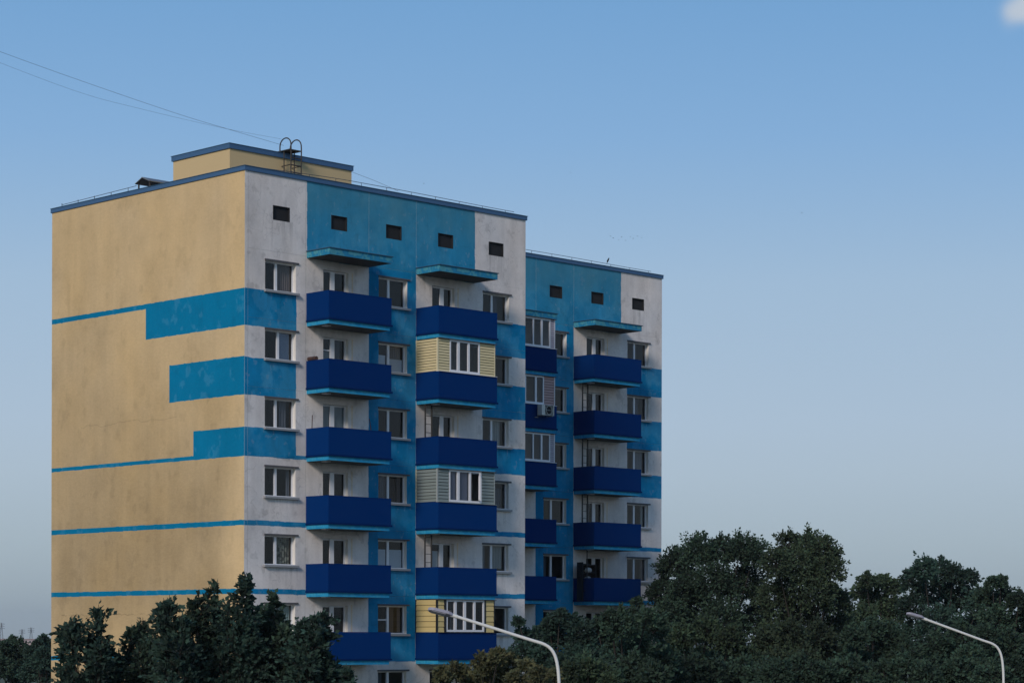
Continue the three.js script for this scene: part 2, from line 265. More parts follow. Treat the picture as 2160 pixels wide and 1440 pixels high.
function makeBalcony(s0, s1, f, ox, oz, n) {
  const b = group('balcony', building); place(b, ox, oz);
  const g = slabGeo(s0 + 0.03, s1 - 0.05, f - 0.2, f - 0.004, PROUD - 0.05), e = M.slabEdge;
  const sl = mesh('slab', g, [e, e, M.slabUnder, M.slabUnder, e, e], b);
  const navy = M.navy[n % 3], y0 = f + 0.0, y1 = f + 1.13;
  mesh('railing_sheet', box(s0, s1, y0, y1, PROUD - 0.03, PROUD), navy, b);
  mesh('railing_sheet', box(s0, s0 + 0.03, y0, y1, 0.006, PROUD - 0.032), navy, b);
  mesh('railing_sheet', box(s1 - 0.03, s1, y0, y1, 0.006, PROUD - 0.032), navy, b);
  mesh('bottom_trim', [box(s0 - 0.012, s1 + 0.06, f - 0.03, f + 0.05, PROUD + 0.002, PROUD + 0.022), box(s0 - 0.022, s0 - 0.002, f - 0.03, f + 0.05, 0.006, PROUD + 0.002)], M.navyTrim, b);
  mesh('top_rail', [box(s0 - 0.008, s1 + 0.008, y1 + 0.002, y1 + 0.03, PROUD - 0.045, PROUD + 0.01), box(s0 - 0.008, s0 + 0.04, y1 + 0.002, y1 + 0.03, 0.006, PROUD - 0.047), box(s1 - 0.04, s1 + 0.008, y1 + 0.002, y1 + 0.03, 0.006, PROUD - 0.047)], navy, b);
  mesh('lit_edge_chip', box(s0 + 0.25, s0 + 0.5, f - 0.235, f - 0.203, PROUD - 0.75, PROUD - 0.45), M.upvc, b);  // white box standing for light caught under the left end of the slab
  return b;
}
function makeCanopy(s0, s1, y, ox, oz) {
  const b = group('canopy', building); place(b, ox, oz);
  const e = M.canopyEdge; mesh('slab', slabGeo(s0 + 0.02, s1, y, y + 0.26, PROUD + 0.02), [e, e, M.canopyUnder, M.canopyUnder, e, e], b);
  mesh('metal_lip', [box(s0 - 0.03, s1 + 0.05, y + 0.262, y + 0.29, 0.005, PROUD + 0.07)], M.metalLip, b);
}
function planks(b, x0, x1, y0, y1, z, h, mats, r, alongZ) {         // lapped boards one above the other
  const n = Math.round((y1 - y0) / h), hh = (y1 - y0) / n;
  mesh('light_stop_board', alongZ ? box(z + 0.002, z + 0.02, y0, y1, x0, x1) : box(x0, x1, y0, y1, z - 0.022, z - 0.004), M.lightStop, b);  // added black board that stops light leaking through the plank gaps
  for (let i = 0; i < n; i++) {
    const q = y0 + i * hh, t = 0.035, sh = new THREE.Shape([new THREE.Vector2(0, 0.004), new THREE.Vector2(t, 0.004), new THREE.Vector2(t * 0.3, hh - 0.017), new THREE.Vector2(0, hh - 0.017)]);
    const len = x1 - x0, g = new THREE.ExtrudeGeometry(sh, { depth: len, bevelEnabled: false });
    if (alongZ) { g.translate(0, 0, -len); g.rotateY(Math.PI); g.translate(z, q, x0); } else { g.rotateY(-Math.PI / 2); g.translate(x1, q, z); }
    mesh('siding_plank', g, mats[Math.floor(r() * mats.length)], b);
  }
}
// glazing and cladding that closes a balcony above its railing
function enclose(b, s0, s1, f, top, o) {
  const r = rng(Math.round(f * 100 + s0 * 10)), y0 = f + 1.165, y1 = top - 0.03, z = PROUD - 0.1;
  const [w0, w1, muls] = o.win;
  if (o.left !== false) {
    planks(b, 0.02, z - 0.05, y0, y1, s0 + 0.03, o.board, o.mats, r, true);
    mesh('corner_post', box(s0 - 0.012, s0 + 0.05, y0, y1, z - 0.045, z + 0.035), o.trim, b);
    mesh('wall_post', box(s0 - 0.012, s0 + 0.03, y0, y1, 0.004, 0.05), o.wallTrim ?? o.trim, b);
    planks(b, s0 + 0.052, w0 - 0.004, y0, y1, z, o.board, o.mats, r, false);
  }
  planks(b, w1 + 0.004, s1 - 0.1, y0, y1, z, o.board, o.mats, r, false);
  mesh('end_post', box(s1 - 0.098, s1 - 0.05, y0, y1, 0.01, z + 0.03), o.trim, b);
  for (const [p0, p1] of o.posts ?? []) mesh('post', box(p0, p1, y0, y1, z - 0.04, z + 0.04), M.black, b);
  const win = mesh('window_frame', [box(w0, w0 + 0.07, y0 + 0.02, y1, z - 0.04, z + 0.035), box(w1 - 0.07, w1, y0 + 0.02, y1, z - 0.04, z + 0.035), box(w0 + 0.07, w1 - 0.07, y0 + 0.02, y0 + 0.11, z - 0.04, z + 0.033), box(w0 + 0.07, w1 - 0.07, y1 - 0.08, y1, z - 0.04, z + 0.033), ...muls.map((q) => box(q[0], q[1], y0 + 0.11, y1 - 0.08, z - 0.04, z + 0.036))], M.upvc, b);
  const edges = [w0 + 0.07, ...muls.flat(), w1 - 0.07];
  for (let i = 0; i < edges.length; i += 2) {
    if (o.open === i / 2) {                                        // a sash tilted into the room
      const g = mergeGeometries([box(0, 0.05, 0, y1 - y0 - 0.2, -0.02, 0.02), box(0.05, 0.4, 0, 0.05, -0.02, 0.02), box(0.05, 0.4, y1 - y0 - 0.25, y1 - y0 - 0.2, -0.02, 0.02), box(0.4, 0.45, 0, y1 - y0 - 0.2, -0.02, 0.02)]);
      g.translate(-0.45, 0, 0); g.rotateY(0.9); g.translate(edges[i + 1], y0 + 0.12, z - 0.06); mesh('open_sash', g, M.upvc, b);
    } else mesh('pane', sheetXY(edges[i] - 0.008, edges[i + 1] + 0.008, y0 + 0.1, y1 - 0.07, z - 0.008), M.tinted, b);
    if (o.screen?.includes(i / 2)) mesh('blind', box(edges[i] + 0.02, edges[i + 1] - 0.02, y0 + 0.1, y1 - 0.07, z - 0.09, z - 0.08), o.reflectMat, b);  // curtain sheet that carries the painted pane reflection
  }
  mesh('ledge', [box(s0 + (o.left === false ? 0.05 : -0.012), s1 - 0.02, y0 - 0.02, y0 - 0.001, z - 0.05, PROUD + 0.05)], o.ledge ?? M.upvc, b);
  mesh('head_trim', box(s0, s1 - 0.03, y1 + 0.001, y1 + 0.026, z - 0.05, PROUD + 0.02), o.head ?? M.lintel, b);
}
function escapeLadder(s, f, ox, oz) {
  const l = group('escape_ladder', building); place(l, ox, oz);
  for (const x of [s, s + 0.38]) mesh('rail', box(x - 0.025, x + 0.025, f, f + 2.59, 0.47, 0.52), M.iron, l);
  for (let y = f + 0.3; y < f + 2.5; y += 0.36) mesh('rung', rod(V(s + 0.027, y, 0.495), V(s + 0.353, y, 0.495), 0.013), M.iron, l);
}

const LOOK = { B: { 0: {}, 1: {}, 2: {}, d0: {}, d1: {} }, C: { 0: {}, 1: {}, 2: {}, d0: {}, d1: {} } };
LOOK.B[0] = { 0: { hang: [['taupe', 0.50, 0.96, 0.02, 0.97]] }, 1: { split: 0.5, hang: [['foil', 0.54, 0.9, 0.06, 0.94]] }, 2: { hang: [['grey', 0.62, 0.86, 0.05, 0.97]] }, 3: { hang: [['grey', 0.86, 0.97, 0.02, 0.97]] }, 4: { hang: [['floral', 0.47, 0.97, 0.02, 0.97]] }, 5: { hang: [['mint', 0.1, 0.97, 0.02, 0.97]] } };
LOOK.B[1] = { 0: {}, 1: { hang: [['paper', 0.04, 0.36, 0.05, 0.6], ['paper', 0.5, 0.95, 0.05, 0.5], ['sheer', 0.5, 0.94, 0.5, 0.95]] }, 2: {}, 3: { hang: [['brown', 0.5, 0.8, 0.02, 0.9], ['taupe', 0.82, 0.96, 0.02, 0.97], ['grey', 0.04, 0.38, 0.02, 0.97]] }, 4: { hang: [['paper', 0.04, 0.38, 0.05, 0.68], ['paper', 0.5, 0.95, 0.05, 0.68]] }, 5: { transom: 1, hang: [['brown', 0.5, 0.7, 0.02, 0.97], ['taupe', 0.85, 0.96, 0.02, 0.97]] }, 6: { hang: [['grey', 0.1, 0.3, 0.02, 0.97]] } };
LOOK.B[2] = { 0: { hang: [['grey', 0.46, 0.7, 0.02, 0.97]] }, 1: { hang: [['grey', 0.1, 0.4, 0.02, 0.97]] }, 2: { hang: [['lace', 0.5, 0.84, 0.02, 0.97]] }, 3: { hang: [['grey', 0.62, 0.9, 0.02, 0.8]] }, 4: { hang: [['sheer', 0.1, 0.25, 0.02, 0.97], ['lace', 0.5, 0.9, 0.12, 0.97]] }, 5: { hang: [['grey', 0.5, 0.64, 0.02, 0.97]] } };
LOOK.B.d0 = { 0: {}, 1: { rail: 1, hang: [['blind', 0.05, 0.38, 0.0, 0.64], ['grey', 0.58, 0.85, 0.02, 0.94]] }, 2: { hang: [['blind', 0.05, 0.38, 0.02, 0.97], ['blind', 0.58, 0.96, 0.02, 0.97]] } };
LOOK.B.d1 = { 2: { hang: [['grey', 0.03, 0.2, 0.02, 0.97]] }, 4: { hang: [['paper', 0.06, 0.44, 0.02, 0.76]] } };
LOOK.C[1] = { 4: { hang: [['grey', 0.05, 0.3, 0.02, 0.97]] } };
LOOK.C[2] = { 1: { hang: [['grey', 0.5, 0.7, 0.02, 0.97]] }, 2: { hang: [['sheer', 0.5, 0.9, 0.05, 0.97]] }, 3: { hang: [['lace', 0.86, 0.97, 0.02, 0.97]] }, 4: { hang: [['taupe', 0.82, 0.97, 0.02, 0.97]] } };
LOOK.C.d1 = { 2: { hang: [['lace', 0.2, 0.23, 0.02, 0.97]] }, 3: { hang: [['grey', 0.25, 0.42, 0.02, 0.97]] } };

const SEAMS = [[0.162, 3.23], [3.23, 6.67], [6.67, 9.39], [9.39, 13.05], [13.05, 16.1]], J = 0.0025;
const balconies = {};
function block(id, ox, oz, face) {
  const look = LOOK[id], faceMats = [face, M.reveal];
  const panel = (s0, s1, y0, y1, holes) => place(mesh('wall_panel', panelGeo(s0 + J, s1 - J, y0 + J, y1 - J, holes), faceMats, building), ox, oz);
  SEAMS.forEach(([s0, s1], c) => {
    const [v0, v1] = VENTS[c];
    panel(s0, s1, F(-1) - 0.1, TOP, [rect(v0, v1, ...VENT_Y)]);
    const vent = place(group('attic_vent', building), ox, oz); mesh('liner', [box(v0 + 0.001, v0 + 0.03, VENT_Y[0] + 0.001, VENT_Y[1] - 0.001, -0.12, 0.004), box(v1 - 0.03, v1 - 0.001, VENT_Y[0] + 0.001, VENT_Y[1] - 0.001, -0.12, 0.004), box(v0 + 0.03, v1 - 0.03, VENT_Y[0] + 0.001, VENT_Y[0] + 0.025, -0.12, 0.003), box(v0 + 0.03, v1 - 0.03, VENT_Y[1] - 0.025, VENT_Y[1] - 0.001, -0.12, 0.003)], M.dark, vent); mesh('grille', box(v0 + 0.028, v1 - 0.028, VENT_Y[0] + 0.024, VENT_Y[1] - 0.024, -0.1, -0.08), M.dark, vent);
    panel(s0, s1, 0, F(7) - 0.1, []);
    for (let k = 0; k < 8; k++) {
      const f = F(k), isDoor = c === 1 || c === 3, lo = f - 0.1, hi = f + 2.7;
      if (isDoor) {
        const [a, b] = DOORS[c === 1 ? 0 : 1], left = c === 3, m = a + (b - a) * (left ? 0.54 : 0.46), y0 = f + 0.06, sy = f + 0.85, y1 = f + 2.26, hasDoor = k < 6;
        if (hasDoor) panel(s0, s1, lo, hi, [left ? [[a, y0], [m, y0], [m, sy], [b, sy], [b, y1], [a, y1]] : [[a, sy], [m, sy], [m, y0], [b, y0], [b, y1], [a, y1]]]), makeDoor(a, b, f, ox, oz, left, look[c === 1 ? 'd0' : 'd1'][k] ?? {});
        else { panel(s0, s1, lo, hi, [rect(a - 0.1, b + 0.1, f + 1.09, f + 2.29)]); makeWindow(a - 0.1, b + 0.1, f + 1.09, f + 2.29, ox, oz, {}); }
      } else {
        const w = c / 2, [a, b] = WINS[w];
        panel(s0, s1, lo, hi, [rect(a, b, f + 1.09, f + 2.29)]); makeWindow(a, b, f + 1.09, f + 2.29, ox, oz, look[w][k] ?? {});
      }
    }
  });
  BALC.forEach(([a, b], c) => {
    makeCanopy(a, b, Y(15.76), ox, oz);
    for (let k = 0; k < 6; k++) balconies[id + c + k] = makeBalcony(a, b, F(k), ox, oz, k + c * 2 + (id === 'C' ? 1 : 0));
  });
  // roof, parapet flashing, inner floors and walls that keep the rooms dark
  place(mesh('roof', box(0.02, LEN, 26.1, 26.3, -DEEP + 0.02, -0.285), M.roof, building), ox, oz);
  place(mesh('rear_wall', box(0.17, LEN - 0.17, 0, TOP, -DEEP, -DEEP + 0.25), M.plain, building), ox, oz);
  place(mesh('side_wall', box(LEN - 0.16, LEN, 0, TOP - 0.002, -DEEP, -0.284), M.plain, building), ox, oz);
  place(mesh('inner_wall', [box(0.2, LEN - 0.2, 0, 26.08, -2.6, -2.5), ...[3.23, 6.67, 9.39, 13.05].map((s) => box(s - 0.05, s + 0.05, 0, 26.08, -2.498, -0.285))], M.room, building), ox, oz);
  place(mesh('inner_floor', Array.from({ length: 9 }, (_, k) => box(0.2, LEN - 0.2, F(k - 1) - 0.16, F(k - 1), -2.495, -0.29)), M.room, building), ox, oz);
  const fl = place(group('parapet_flashing', building), ox, oz), y0 = TOP + 0.004, y1 = TOP + 0.18;
  mesh('front_strip', box(-0.05, LEN + 0.05, y0, y1, -0.3, 0.06), M.flash, fl); mesh('side_strip', box(-0.05, 0.25, y0, y1, -DEEP - 0.05, -0.302), M.flash, fl);
  mesh('side_strip', box(LEN - 0.25, LEN + 0.05, y0, y1, -DEEP - 0.05, -0.302), M.flash, fl); mesh('rear_strip', box(0.252, LEN - 0.252, y0, y1, -DEEP - 0.05, -DEEP + 0.25), M.flash, fl);
  mesh('drip_edge', [box(-0.075, LEN + 0.075, y1 + 0.001, y1 + 0.022, -0.3, 0.085), box(-0.075, 0.25, y1 + 0.001, y1 + 0.022, -DEEP - 0.05, -0.302)], M.metalLip, fl);
}
block('B', 0, 0, M.front[0]);
block('C', SHIFT, -SETBACK, M.front[1]);
// end walls
function endWall(name, ox, oz, m) {
  const g = panelGeo(-DEEP, -0.006, 0, TOP, [], 0.16), uv = g.attributes.uv;      // laid out along x, then turned to run backwards
  for (let i = 0; i < uv.count; i++) uv.setX(i, -uv.getX(i));
  g.rotateY(-Math.PI / 2);
  return place(mesh(name, g, [m, M.reveal], building), ox, oz);
}
endWall('end_wall', 0, 0, M.end).userData.label = 'blank yellow end wall with stepped blue bands';
endWall('end_wall', SHIFT, -SETBACK, M.yellow);
mesh('corner_strip', panelGeo(0.001, 0.16, 0, TOP, [], 0.004), [M.front[0], M.reveal], building);
place(mesh('corner_strip', panelGeo(0.001, 0.16, 0, TOP, [], 0.004), [M.front[1], M.reveal], building), SHIFT, -SETBACK);

// closed-in balconies
enclose(balconies.B11, ...BALC[1], F(1), F(0) - 0.2, { win: [10.10, 11.90, [[10.55, 10.69], [11.18, 11.29]]], board: 0.118, mats: M.cream, trim: M.creamTrim });
enclose(balconies.B13, ...BALC[1], F(3), F(2) - 0.2, { win: [10.08, 12.02, [[10.56, 10.70], [11.28, 11.39]]], board: 0.135, mats: M.sage, trim: M.sageTrim, wallTrim: M.creamTrim, ledge: M.sageTrim, open: 2, screen: [0, 1], reflectMat: CURTAIN.screen });
enclose(balconies.B15, ...BALC[1], F(5), F(4) - 0.2, { win: [9.94, 12.20, [[10.40, 10.54], [10.96, 11.10], [11.55, 11.67]]], board: 0.25, mats: M.ochre, trim: M.black, ledge: M.black, posts: [[9.80, 9.935], [12.205, 12.30]] });
enclose(balconies.C00, ...BALC[0], F(0), F(0) + 2.63, { left: false, win: [3.6, 6.29, [[4.2, 4.3], [5.06, 5.14], [5.63, 5.74]]], board: 0.10, mats: M.chalk, trim: M.upvc });
enclose(balconies.C01, ...BALC[0], F(1), F(0) - 0.2, { left: false, win: [3.9, 5.84, [[4.5, 4.6], [5.22, 5.34]]], board: 0.125, mats: M.pink, trim: M.upvc });
enclose(balconies.C02, ...BALC[0], F(2), F(1) - 0.2, { left: false, win: [3.6, 6.29, [[4.2, 4.3], [5.06, 5.14], [5.63, 5.74]]], board: 0.10, mats: M.chalk, trim: M.upvc });
for (const k of [2, 4]) escapeLadder(9.49, F(k), 0, 0);
for (const k of [1, 2, 3]) escapeLadder(9.53, F(k), SHIFT, -SETBACK);

// penthouse on the roof with its ladder
{
  const h = group('penthouse', building), y0 = 26.31, y1 = Y(20.62), x0 = 1.95, x1 = 8.72, z1 = -3.5, z0 = -7.45;
  mesh('wall', box(x0, x1, y0, y1, z0, z1), M.yellow, h);
  mesh('flashing', [box(x0 - 0.06, x1 + 0.06, y1 + 0.003, y1 + 0.21, z0 - 0.06, z1 + 0.06)], M.flash, h);
  mesh('drip_edge', box(x0 - 0.085, x1 + 0.085, y1 + 0.212, y1 + 0.228, z0 - 0.085, z1 + 0.085), M.metalLip, h);
  const l = group('roof_ladder', building), zr = z1 + 0.62, top = y1 + 0.5;
  for (const s of [4.76, 5.33]) {
    const pts = [V(s, y1 + 0.27, z1 - 0.12), V(s, top - 0.1, z1 - 0.12)];
    for (let a = 0; a <= 8; a++) { const t = Math.PI * a / 8, c = (z1 - 0.12 + zr) / 2, r = (zr - z1 + 0.12) / 2; pts.push(V(s, top + Math.sin(t) * 0.32, c - Math.cos(t) * r)); }
    pts.push(V(s, y1 - 0.6, zr), V(s, y0 + 0.05, zr)); mesh('handrail', tube(pts, 0.028, 6, 48), M.iron, l);
  }
  for (let y = y0 + 0.3; y < y1 + 0.1; y += 0.31) mesh('rung', rod(V(4.78, y, zr), V(5.31, y, zr), 0.028), M.iron, l);
  mesh('platform', box(4.70, 5.39, y1 + 0.275, y1 + 0.31, z1 - 0.2, zr - 0.02), M.iron, l);
  for (const s of [4.76, 5.33]) mesh('back_rail', rod(V(s, y0 + 0.02, z1 + 0.16), V(s, y1 + 0.27, z1 + 0.16), 0.024), M.iron, l);
  for (const s of [4.76, 5.33]) mesh('brace', rod(V(s, y1 - 0.36, z1 + 0.002), V(s, y1 - 0.36, zr), 0.022), M.iron, l);
  // sheltered vent shaft behind the end wall parapet
  const v = group('roof_vent', building); const cz = -8.35, sx = 0.95;
  mesh('shaft', box(sx + 0.15, sx + 1.5, 26.31, 26.98, cz - 0.28, cz + 0.28), M.dark, v);
  for (const [x, z] of [[0.1, -0.4], [0.1, 0.4], [1.5, -0.4], [1.5, 0.4]]) mesh('post', box(sx + x, sx + x + 0.05, 26.31, 27.33, cz + z - 0.03, cz + z + 0.03), M.iron, v);
  const roof = new THREE.Shape([new THREE.Vector2(-0.52, 0), new THREE.Vector2(0, 0.21), new THREE.Vector2(0.52, 0), new THREE.Vector2(0.52, 0.03), new THREE.Vector2(0, 0.25), new THREE.Vector2(-0.52, 0.03)]);
  const rg = new THREE.ExtrudeGeometry(roof, { depth: 1.75, bevelEnabled: false }); rg.rotateY(Math.PI / 2); rg.translate(sx, 27.30, cz); mesh('cap', rg, M.galv, v);
}
// thin guard rails along the roof edges
function guardRail(ox, oz, s0, s1, first, step) {
  const g = place(group('guard_rail', building), ox, oz), y = TOP + 0.205, z = -0.2, H = (q) => mix(0.02, 0.19, smooth(-1, 6, q)) - 0.05 * smooth(8, 15, q), pts = [];
  for (let q = s0; q < s1; q += 0.75) pts.push(V(q, y + H(q), z));
  pts.push(V(s1, y + H(s1), z));
  mesh('rail', tube(pts, 0.013, 5, 60), M.rail, g);
  for (let q = first; q < s1; q += step) mesh('post', rod(V(q, y, z), V(q, y + H(q), z), 0.011), M.rail, g);
}
guardRail(0, 0, 0.5, 15.55, 0.7, 1.43); guardRail(SHIFT, -SETBACK, 0.5, 15.46, 0.75, 1.45);
{ const g = group('guard_rail', building), y = TOP + 0.205; mesh('rail', rod(V(0.12, y + 0.2, -7.6), V(0.12, y + 0.11, -13.2), 0.013), M.rail, g); for (let z = -8.2; z > -13.3; z -= 1.25) mesh('post', rod(V(0.12, y - 0.0, z), V(0.12, y + 0.18, z), 0.014), M.rail, g); }

// ---------------------------------------------------------------- things on the building
const toWorld = (s, y, z, second) => V(s + (second ? SHIFT : 0), y, z - (second ? SETBACK : 0)).applyAxisAngle(V(0, 1, 0), TURN).add(V(Xc, 0, -Zc));
{
  const p = toWorld(5.62, Y(10.94), PROUD + 0.03, true);
  const ac = thing('air_conditioner', 'white air conditioner unit hung on navy balcony below pink siding', 'air conditioner', p.toArray(), null, TURN);
  const white = mat(0.62, 0.63, 0.6, 0.5);
  mesh('casing', [box(-0.43, 0.43, 0, 0.50, 0.10, 0.115), box(-0.43, -0.415, 0, 0.50, 0.115, 0.40), box(0.415, 0.43, 0, 0.50, 0.115, 0.40), box(-0.415, 0.415, 0.485, 0.5, 0.115, 0.40), box(-0.415, 0.415, 0, 0.015, 0.115, 0.40), box(-0.415, -0.2, 0.015, 0.485, 0.385, 0.40), box(0.37, 0.415, 0.015, 0.485, 0.385, 0.40)], white, ac);
  const ring = new THREE.TorusGeometry(0.21, 0.014, 6, 24); ring.translate(0.085, 0.25, 0.4); mesh('fan_guard', [ring, box(-0.13, 0.3, 0.243, 0.257, 0.395, 0.405)], white, ac);
  mesh('fan', [new THREE.CylinderGeometry(0.2, 0.2, 0.02, 24).rotateX(Math.PI / 2).translate(0.085, 0.25, 0.34)], M.dark, ac);
  mesh('bracket', [box(-0.33, -0.29, -0.05, -0.004, -0.01, 0.42), box(0.29, 0.33, -0.05, -0.004, -0.01, 0.42), box(-0.55, -0.33, -0.12, -0.09, 0.02, 0.06)], M.galv, ac);
}
{
  const p = toWorld(9.72, F(4) + 0.002, 0.62, true);
  const sh = thing('shelf_unit', 'dark shelf crammed with household clutter behind navy balcony railing', 'shelf', p.toArray(), null, TURN);
  mesh('frame', [box(-0.5, -0.45, 0, 1.95, -0.2, 0.2), box(0.45, 0.5, 0, 1.85, -0.2, 0.2), box(-0.45, 0.45, 0, 1.9, -0.2, -0.17)], M.black, sh);
  for (const y of [0.5, 1.0, 1.42, 1.8]) mesh('shelf', box(-0.45, 0.45, y, y + 0.03, -0.168, 0.2), M.black, sh);
  mesh('clothes_pole', rod(V(-0.22, 0, 0.24), V(-0.22, 2.55, 0.24), 0.03), M.iron, sh);
  const r = rng(5), sacks = [mat(0.45, 0.46, 0.46), mat(0.05, 0.12, 0.13), mat(0.38, 0.40, 0.41)];
  const bag = (x, y, rx, ry, m, lab) => { const g = new THREE.IcosahedronGeometry(1, 2), q = g.attributes.position; for (let i = 0; i < q.count; i++) { const n = 0.8 + 0.4 * noise(q.getX(i) * 2.5 + x * 9, q.getY(i) * 2.5 + y * 7); q.setXYZ(i, q.getX(i) * rx * n, Math.max(-ry * 0.7, q.getY(i) * ry * n), q.getZ(i) * 0.15 * n); } g.computeVertexNormals(); const w = toWorld(9.72 + x, F(4) + y + ry * 0.7, 0.64, true); const o = mesh(numbered('plastic_bag'), g, m, scene); o.position.copy(w); o.rotation.y = TURN; o.userData = { label: lab, category: 'bag' }; };
  bag(0.1, 1.453, 0.24, 0.15, sacks[0], 'pale crumpled bag on upper board of dark balcony shelf');
  bag(0.06, 1.033, 0.22, 0.13, sacks[2], 'greyish bundle on middle board of dark balcony shelf');
  bag(0.28, 0.534, 0.14, 0.28, sacks[1], 'dark green bundle on lowest board of balcony shelf');
}
{
  const p = toWorld(3.36, F(1) + 1.165, PROUD - 1.18);
  const m = thing('rolled_mat', 'dark brown rolled mat on the left end of navy balcony railing', 'mat', p.toArray(), null, TURN);
  mesh('roll', new THREE.CylinderGeometry(0.085, 0.09, 0.5, 12).rotateX(Math.PI / 2).translate(0, 0.088, 0), mat(0.07, 0.035, 0.03), m);
  mesh('strap', new THREE.CylinderGeometry(0.094, 0.094, 0.04, 12).rotateX(Math.PI / 2).translate(0, 0.088, 0.1), M.black, m);
}
for (const [s, z, l, tilt, lab] of [[3.3, 0.3, 0.55, 0.02, 'thin upright stick at left end of third navy balcony railing'], [6.62, 0.25, 0.62, -0.12, 'thin leaning brown stick at right end of third navy balcony']]) {
  const o = mesh(numbered('stick'), rod(V(0, 0, 0), V(tilt, l, 0), 0.018), mat(0.09, 0.05, 0.045), scene); o.position.copy(toWorld(s, F(2) + 1.165, z)); o.rotation.y = TURN; o.userData = { label: lab, category: 'stick' };
}

// ---------------------------------------------------------------- trees
const dummy = new THREE.Object3D();
const leafGeo = (() => {                                           // a pointed leaf folded along its midrib
  const g = new THREE.BufferGeometry(), p = [0, 0, 0, 0.33, 0.42, 0.09, 0, 1, 0, -0.33, 0.42, 0.09, 0, 0.45, -0.02];
  g.setAttribute('position', new THREE.Float32BufferAttribute(p, 3)); g.setIndex([0, 1, 4, 1, 2, 4, 2, 3, 4, 3, 0, 4]); g.computeVertexNormals(); return g;
})();
const leafMat = new THREE.MeshPhysicalMaterial({ color: 0xffffff, roughness: 0.9, specularIntensity: 0.35, transmission: 0.3, thickness: 0, side: THREE.DoubleSide });
const bark = mat(0.028, 0.024, 0.02, 0.95);
const up = V(0, 1, 0), tmp = new THREE.Vector3();
function crownFrom(o, leaves, tone, rnd) {
  const im = new THREE.InstancedMesh(leafGeo, leafMat, leaves.length), c = new THREE.Color(), q = new THREE.Quaternion();
  leaves.forEach(([x, y, z, dx, dy, dz, size, shade], i) => {
    tmp.set(dx, dy, dz).normalize(); q.setFromUnitVectors(up, tmp); dummy.position.set(x, y, z); dummy.quaternion.copy(q); dummy.rotateY(rnd() * 6.283); dummy.scale.setScalar(size * (0.7 + 0.6 * rnd())); dummy.updateMatrix(); im.setMatrixAt(i, dummy.matrix);
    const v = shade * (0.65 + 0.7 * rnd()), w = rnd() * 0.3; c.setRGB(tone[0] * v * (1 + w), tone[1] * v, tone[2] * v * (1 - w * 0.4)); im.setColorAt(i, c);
  });
  im.name = 'crown'; im.castShadow = im.receiveShadow = true; im.userData.kind = 'stuff'; o.add(im);
}
// an upright tree: several leaders, short steep side shoots; spires are [x, top, spread] in metres round the foot
function uprightTree(label, foot, spires, leaf, tone, seed, grp = null) {
  const rnd = rng(seed), t = thing('tree', label, 'tree', [foot.x, 0, foot.z], grp), wood = [], L = [], base = 2.2;
  wood.push(rod(V(0, 0, 0), V(0, base, 0), 0.15, 8, 0.11));
  for (const [sx, top, spread, dz = (rnd() - 0.5) * 1.6] of spires) {
    const lean = (rnd() - 0.5) * 0.3, pos = (u) => V(mix(0, sx, smooth(0, 0.7, u)) + lean * Math.sin(u * 4), mix(base - 0.3, top, u), mix(0, dz, smooth(0, 0.7, u))), span = top - base;
    for (let i = 0; i < 7; i++) wood.push(rod(pos(i / 7), pos((i + 1) / 7), mix(0.06, 0.006, i / 7), 5, mix(0.06, 0.006, (i + 1) / 7)));
    // tufts down the leader: small at the tip, then heaps of uneven size that lean out to one side or the other
    const tuft = (cx, y, cz, r, lift) => {
      const shade = 0.7 + 0.6 * rnd(), twigs = Math.round(7 + 62 * r * r);
      for (let k = 0; k < twigs; k++) {
        const a = rnd() * 6.283, sn = rnd() * 1.6 - 0.6 + lift, h = Math.sqrt(Math.max(0.08, 1 - sn * sn)), d = V(Math.cos(a) * h, sn, Math.sin(a) * h).normalize();
        const reach = r * (0.55 + 0.75 * rnd()) * (rnd() < 0.12 ? 1.3 : 1), n = 6 + Math.round(rnd() * 5), sz = leaf * (0.8 + 0.5 * rnd());
        for (let j = 0; j < n; j++) {
          const v = 0.15 + 0.85 * (j + rnd()) / n, sp = 0.07;
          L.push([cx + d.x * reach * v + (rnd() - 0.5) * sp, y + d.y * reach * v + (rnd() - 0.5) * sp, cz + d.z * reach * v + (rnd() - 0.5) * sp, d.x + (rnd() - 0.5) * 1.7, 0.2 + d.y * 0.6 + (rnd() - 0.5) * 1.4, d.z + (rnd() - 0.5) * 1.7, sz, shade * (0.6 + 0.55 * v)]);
        }
        if (k % 3 === 0) wood.push(rod(V(cx, y, cz), V(cx + d.x * reach, y + d.y * reach, cz + d.z * reach), 0.008, 3, 0.003));
      }
    };
    let y = top - 0.32, side = rnd() * 6.283;
    tuft(pos(1).x, y, pos(1).z, 0.19, 0.3);
    while (y > Math.max(1.0, top - 6.5)) {
      const below = top - y, r = (0.2 + Math.max(0.05, spread - 0.12) * smooth(0, 1.1, below)) * (0.5 + 0.9 * rnd()), p = pos(clamp((y - base + 0.3) / (span + 0.3)));
      side += 1.9 + 1.6 * rnd();
      const off = (r * 0.45 + spread * 0.7 * smooth(0.9, 2.6, below)) * (below < 0.4 ? 0.3 : 0.25 + 0.85 * rnd()), cx = p.x + Math.cos(side) * off, cz = p.z + Math.sin(side) * off;
      wood.push(rod(pos(clamp((y - 0.25 - off * 0.8 - base + 0.3) / (span + 0.3))), V(cx, y, cz), 0.014, 4, 0.006));
      tuft(cx, y, cz, r, 0.15);
      if (below > 2.5) tuft(p.x - Math.cos(side) * off, y - 0.1, p.z - Math.sin(side) * off, r * 1.15, 0);
      y -= Math.max(0.14, r * (0.4 + 0.45 * rnd()));
    }
  }
  mesh('trunk', wood, bark, t); crownFrom(t, L, tone, rnd); return t;
}
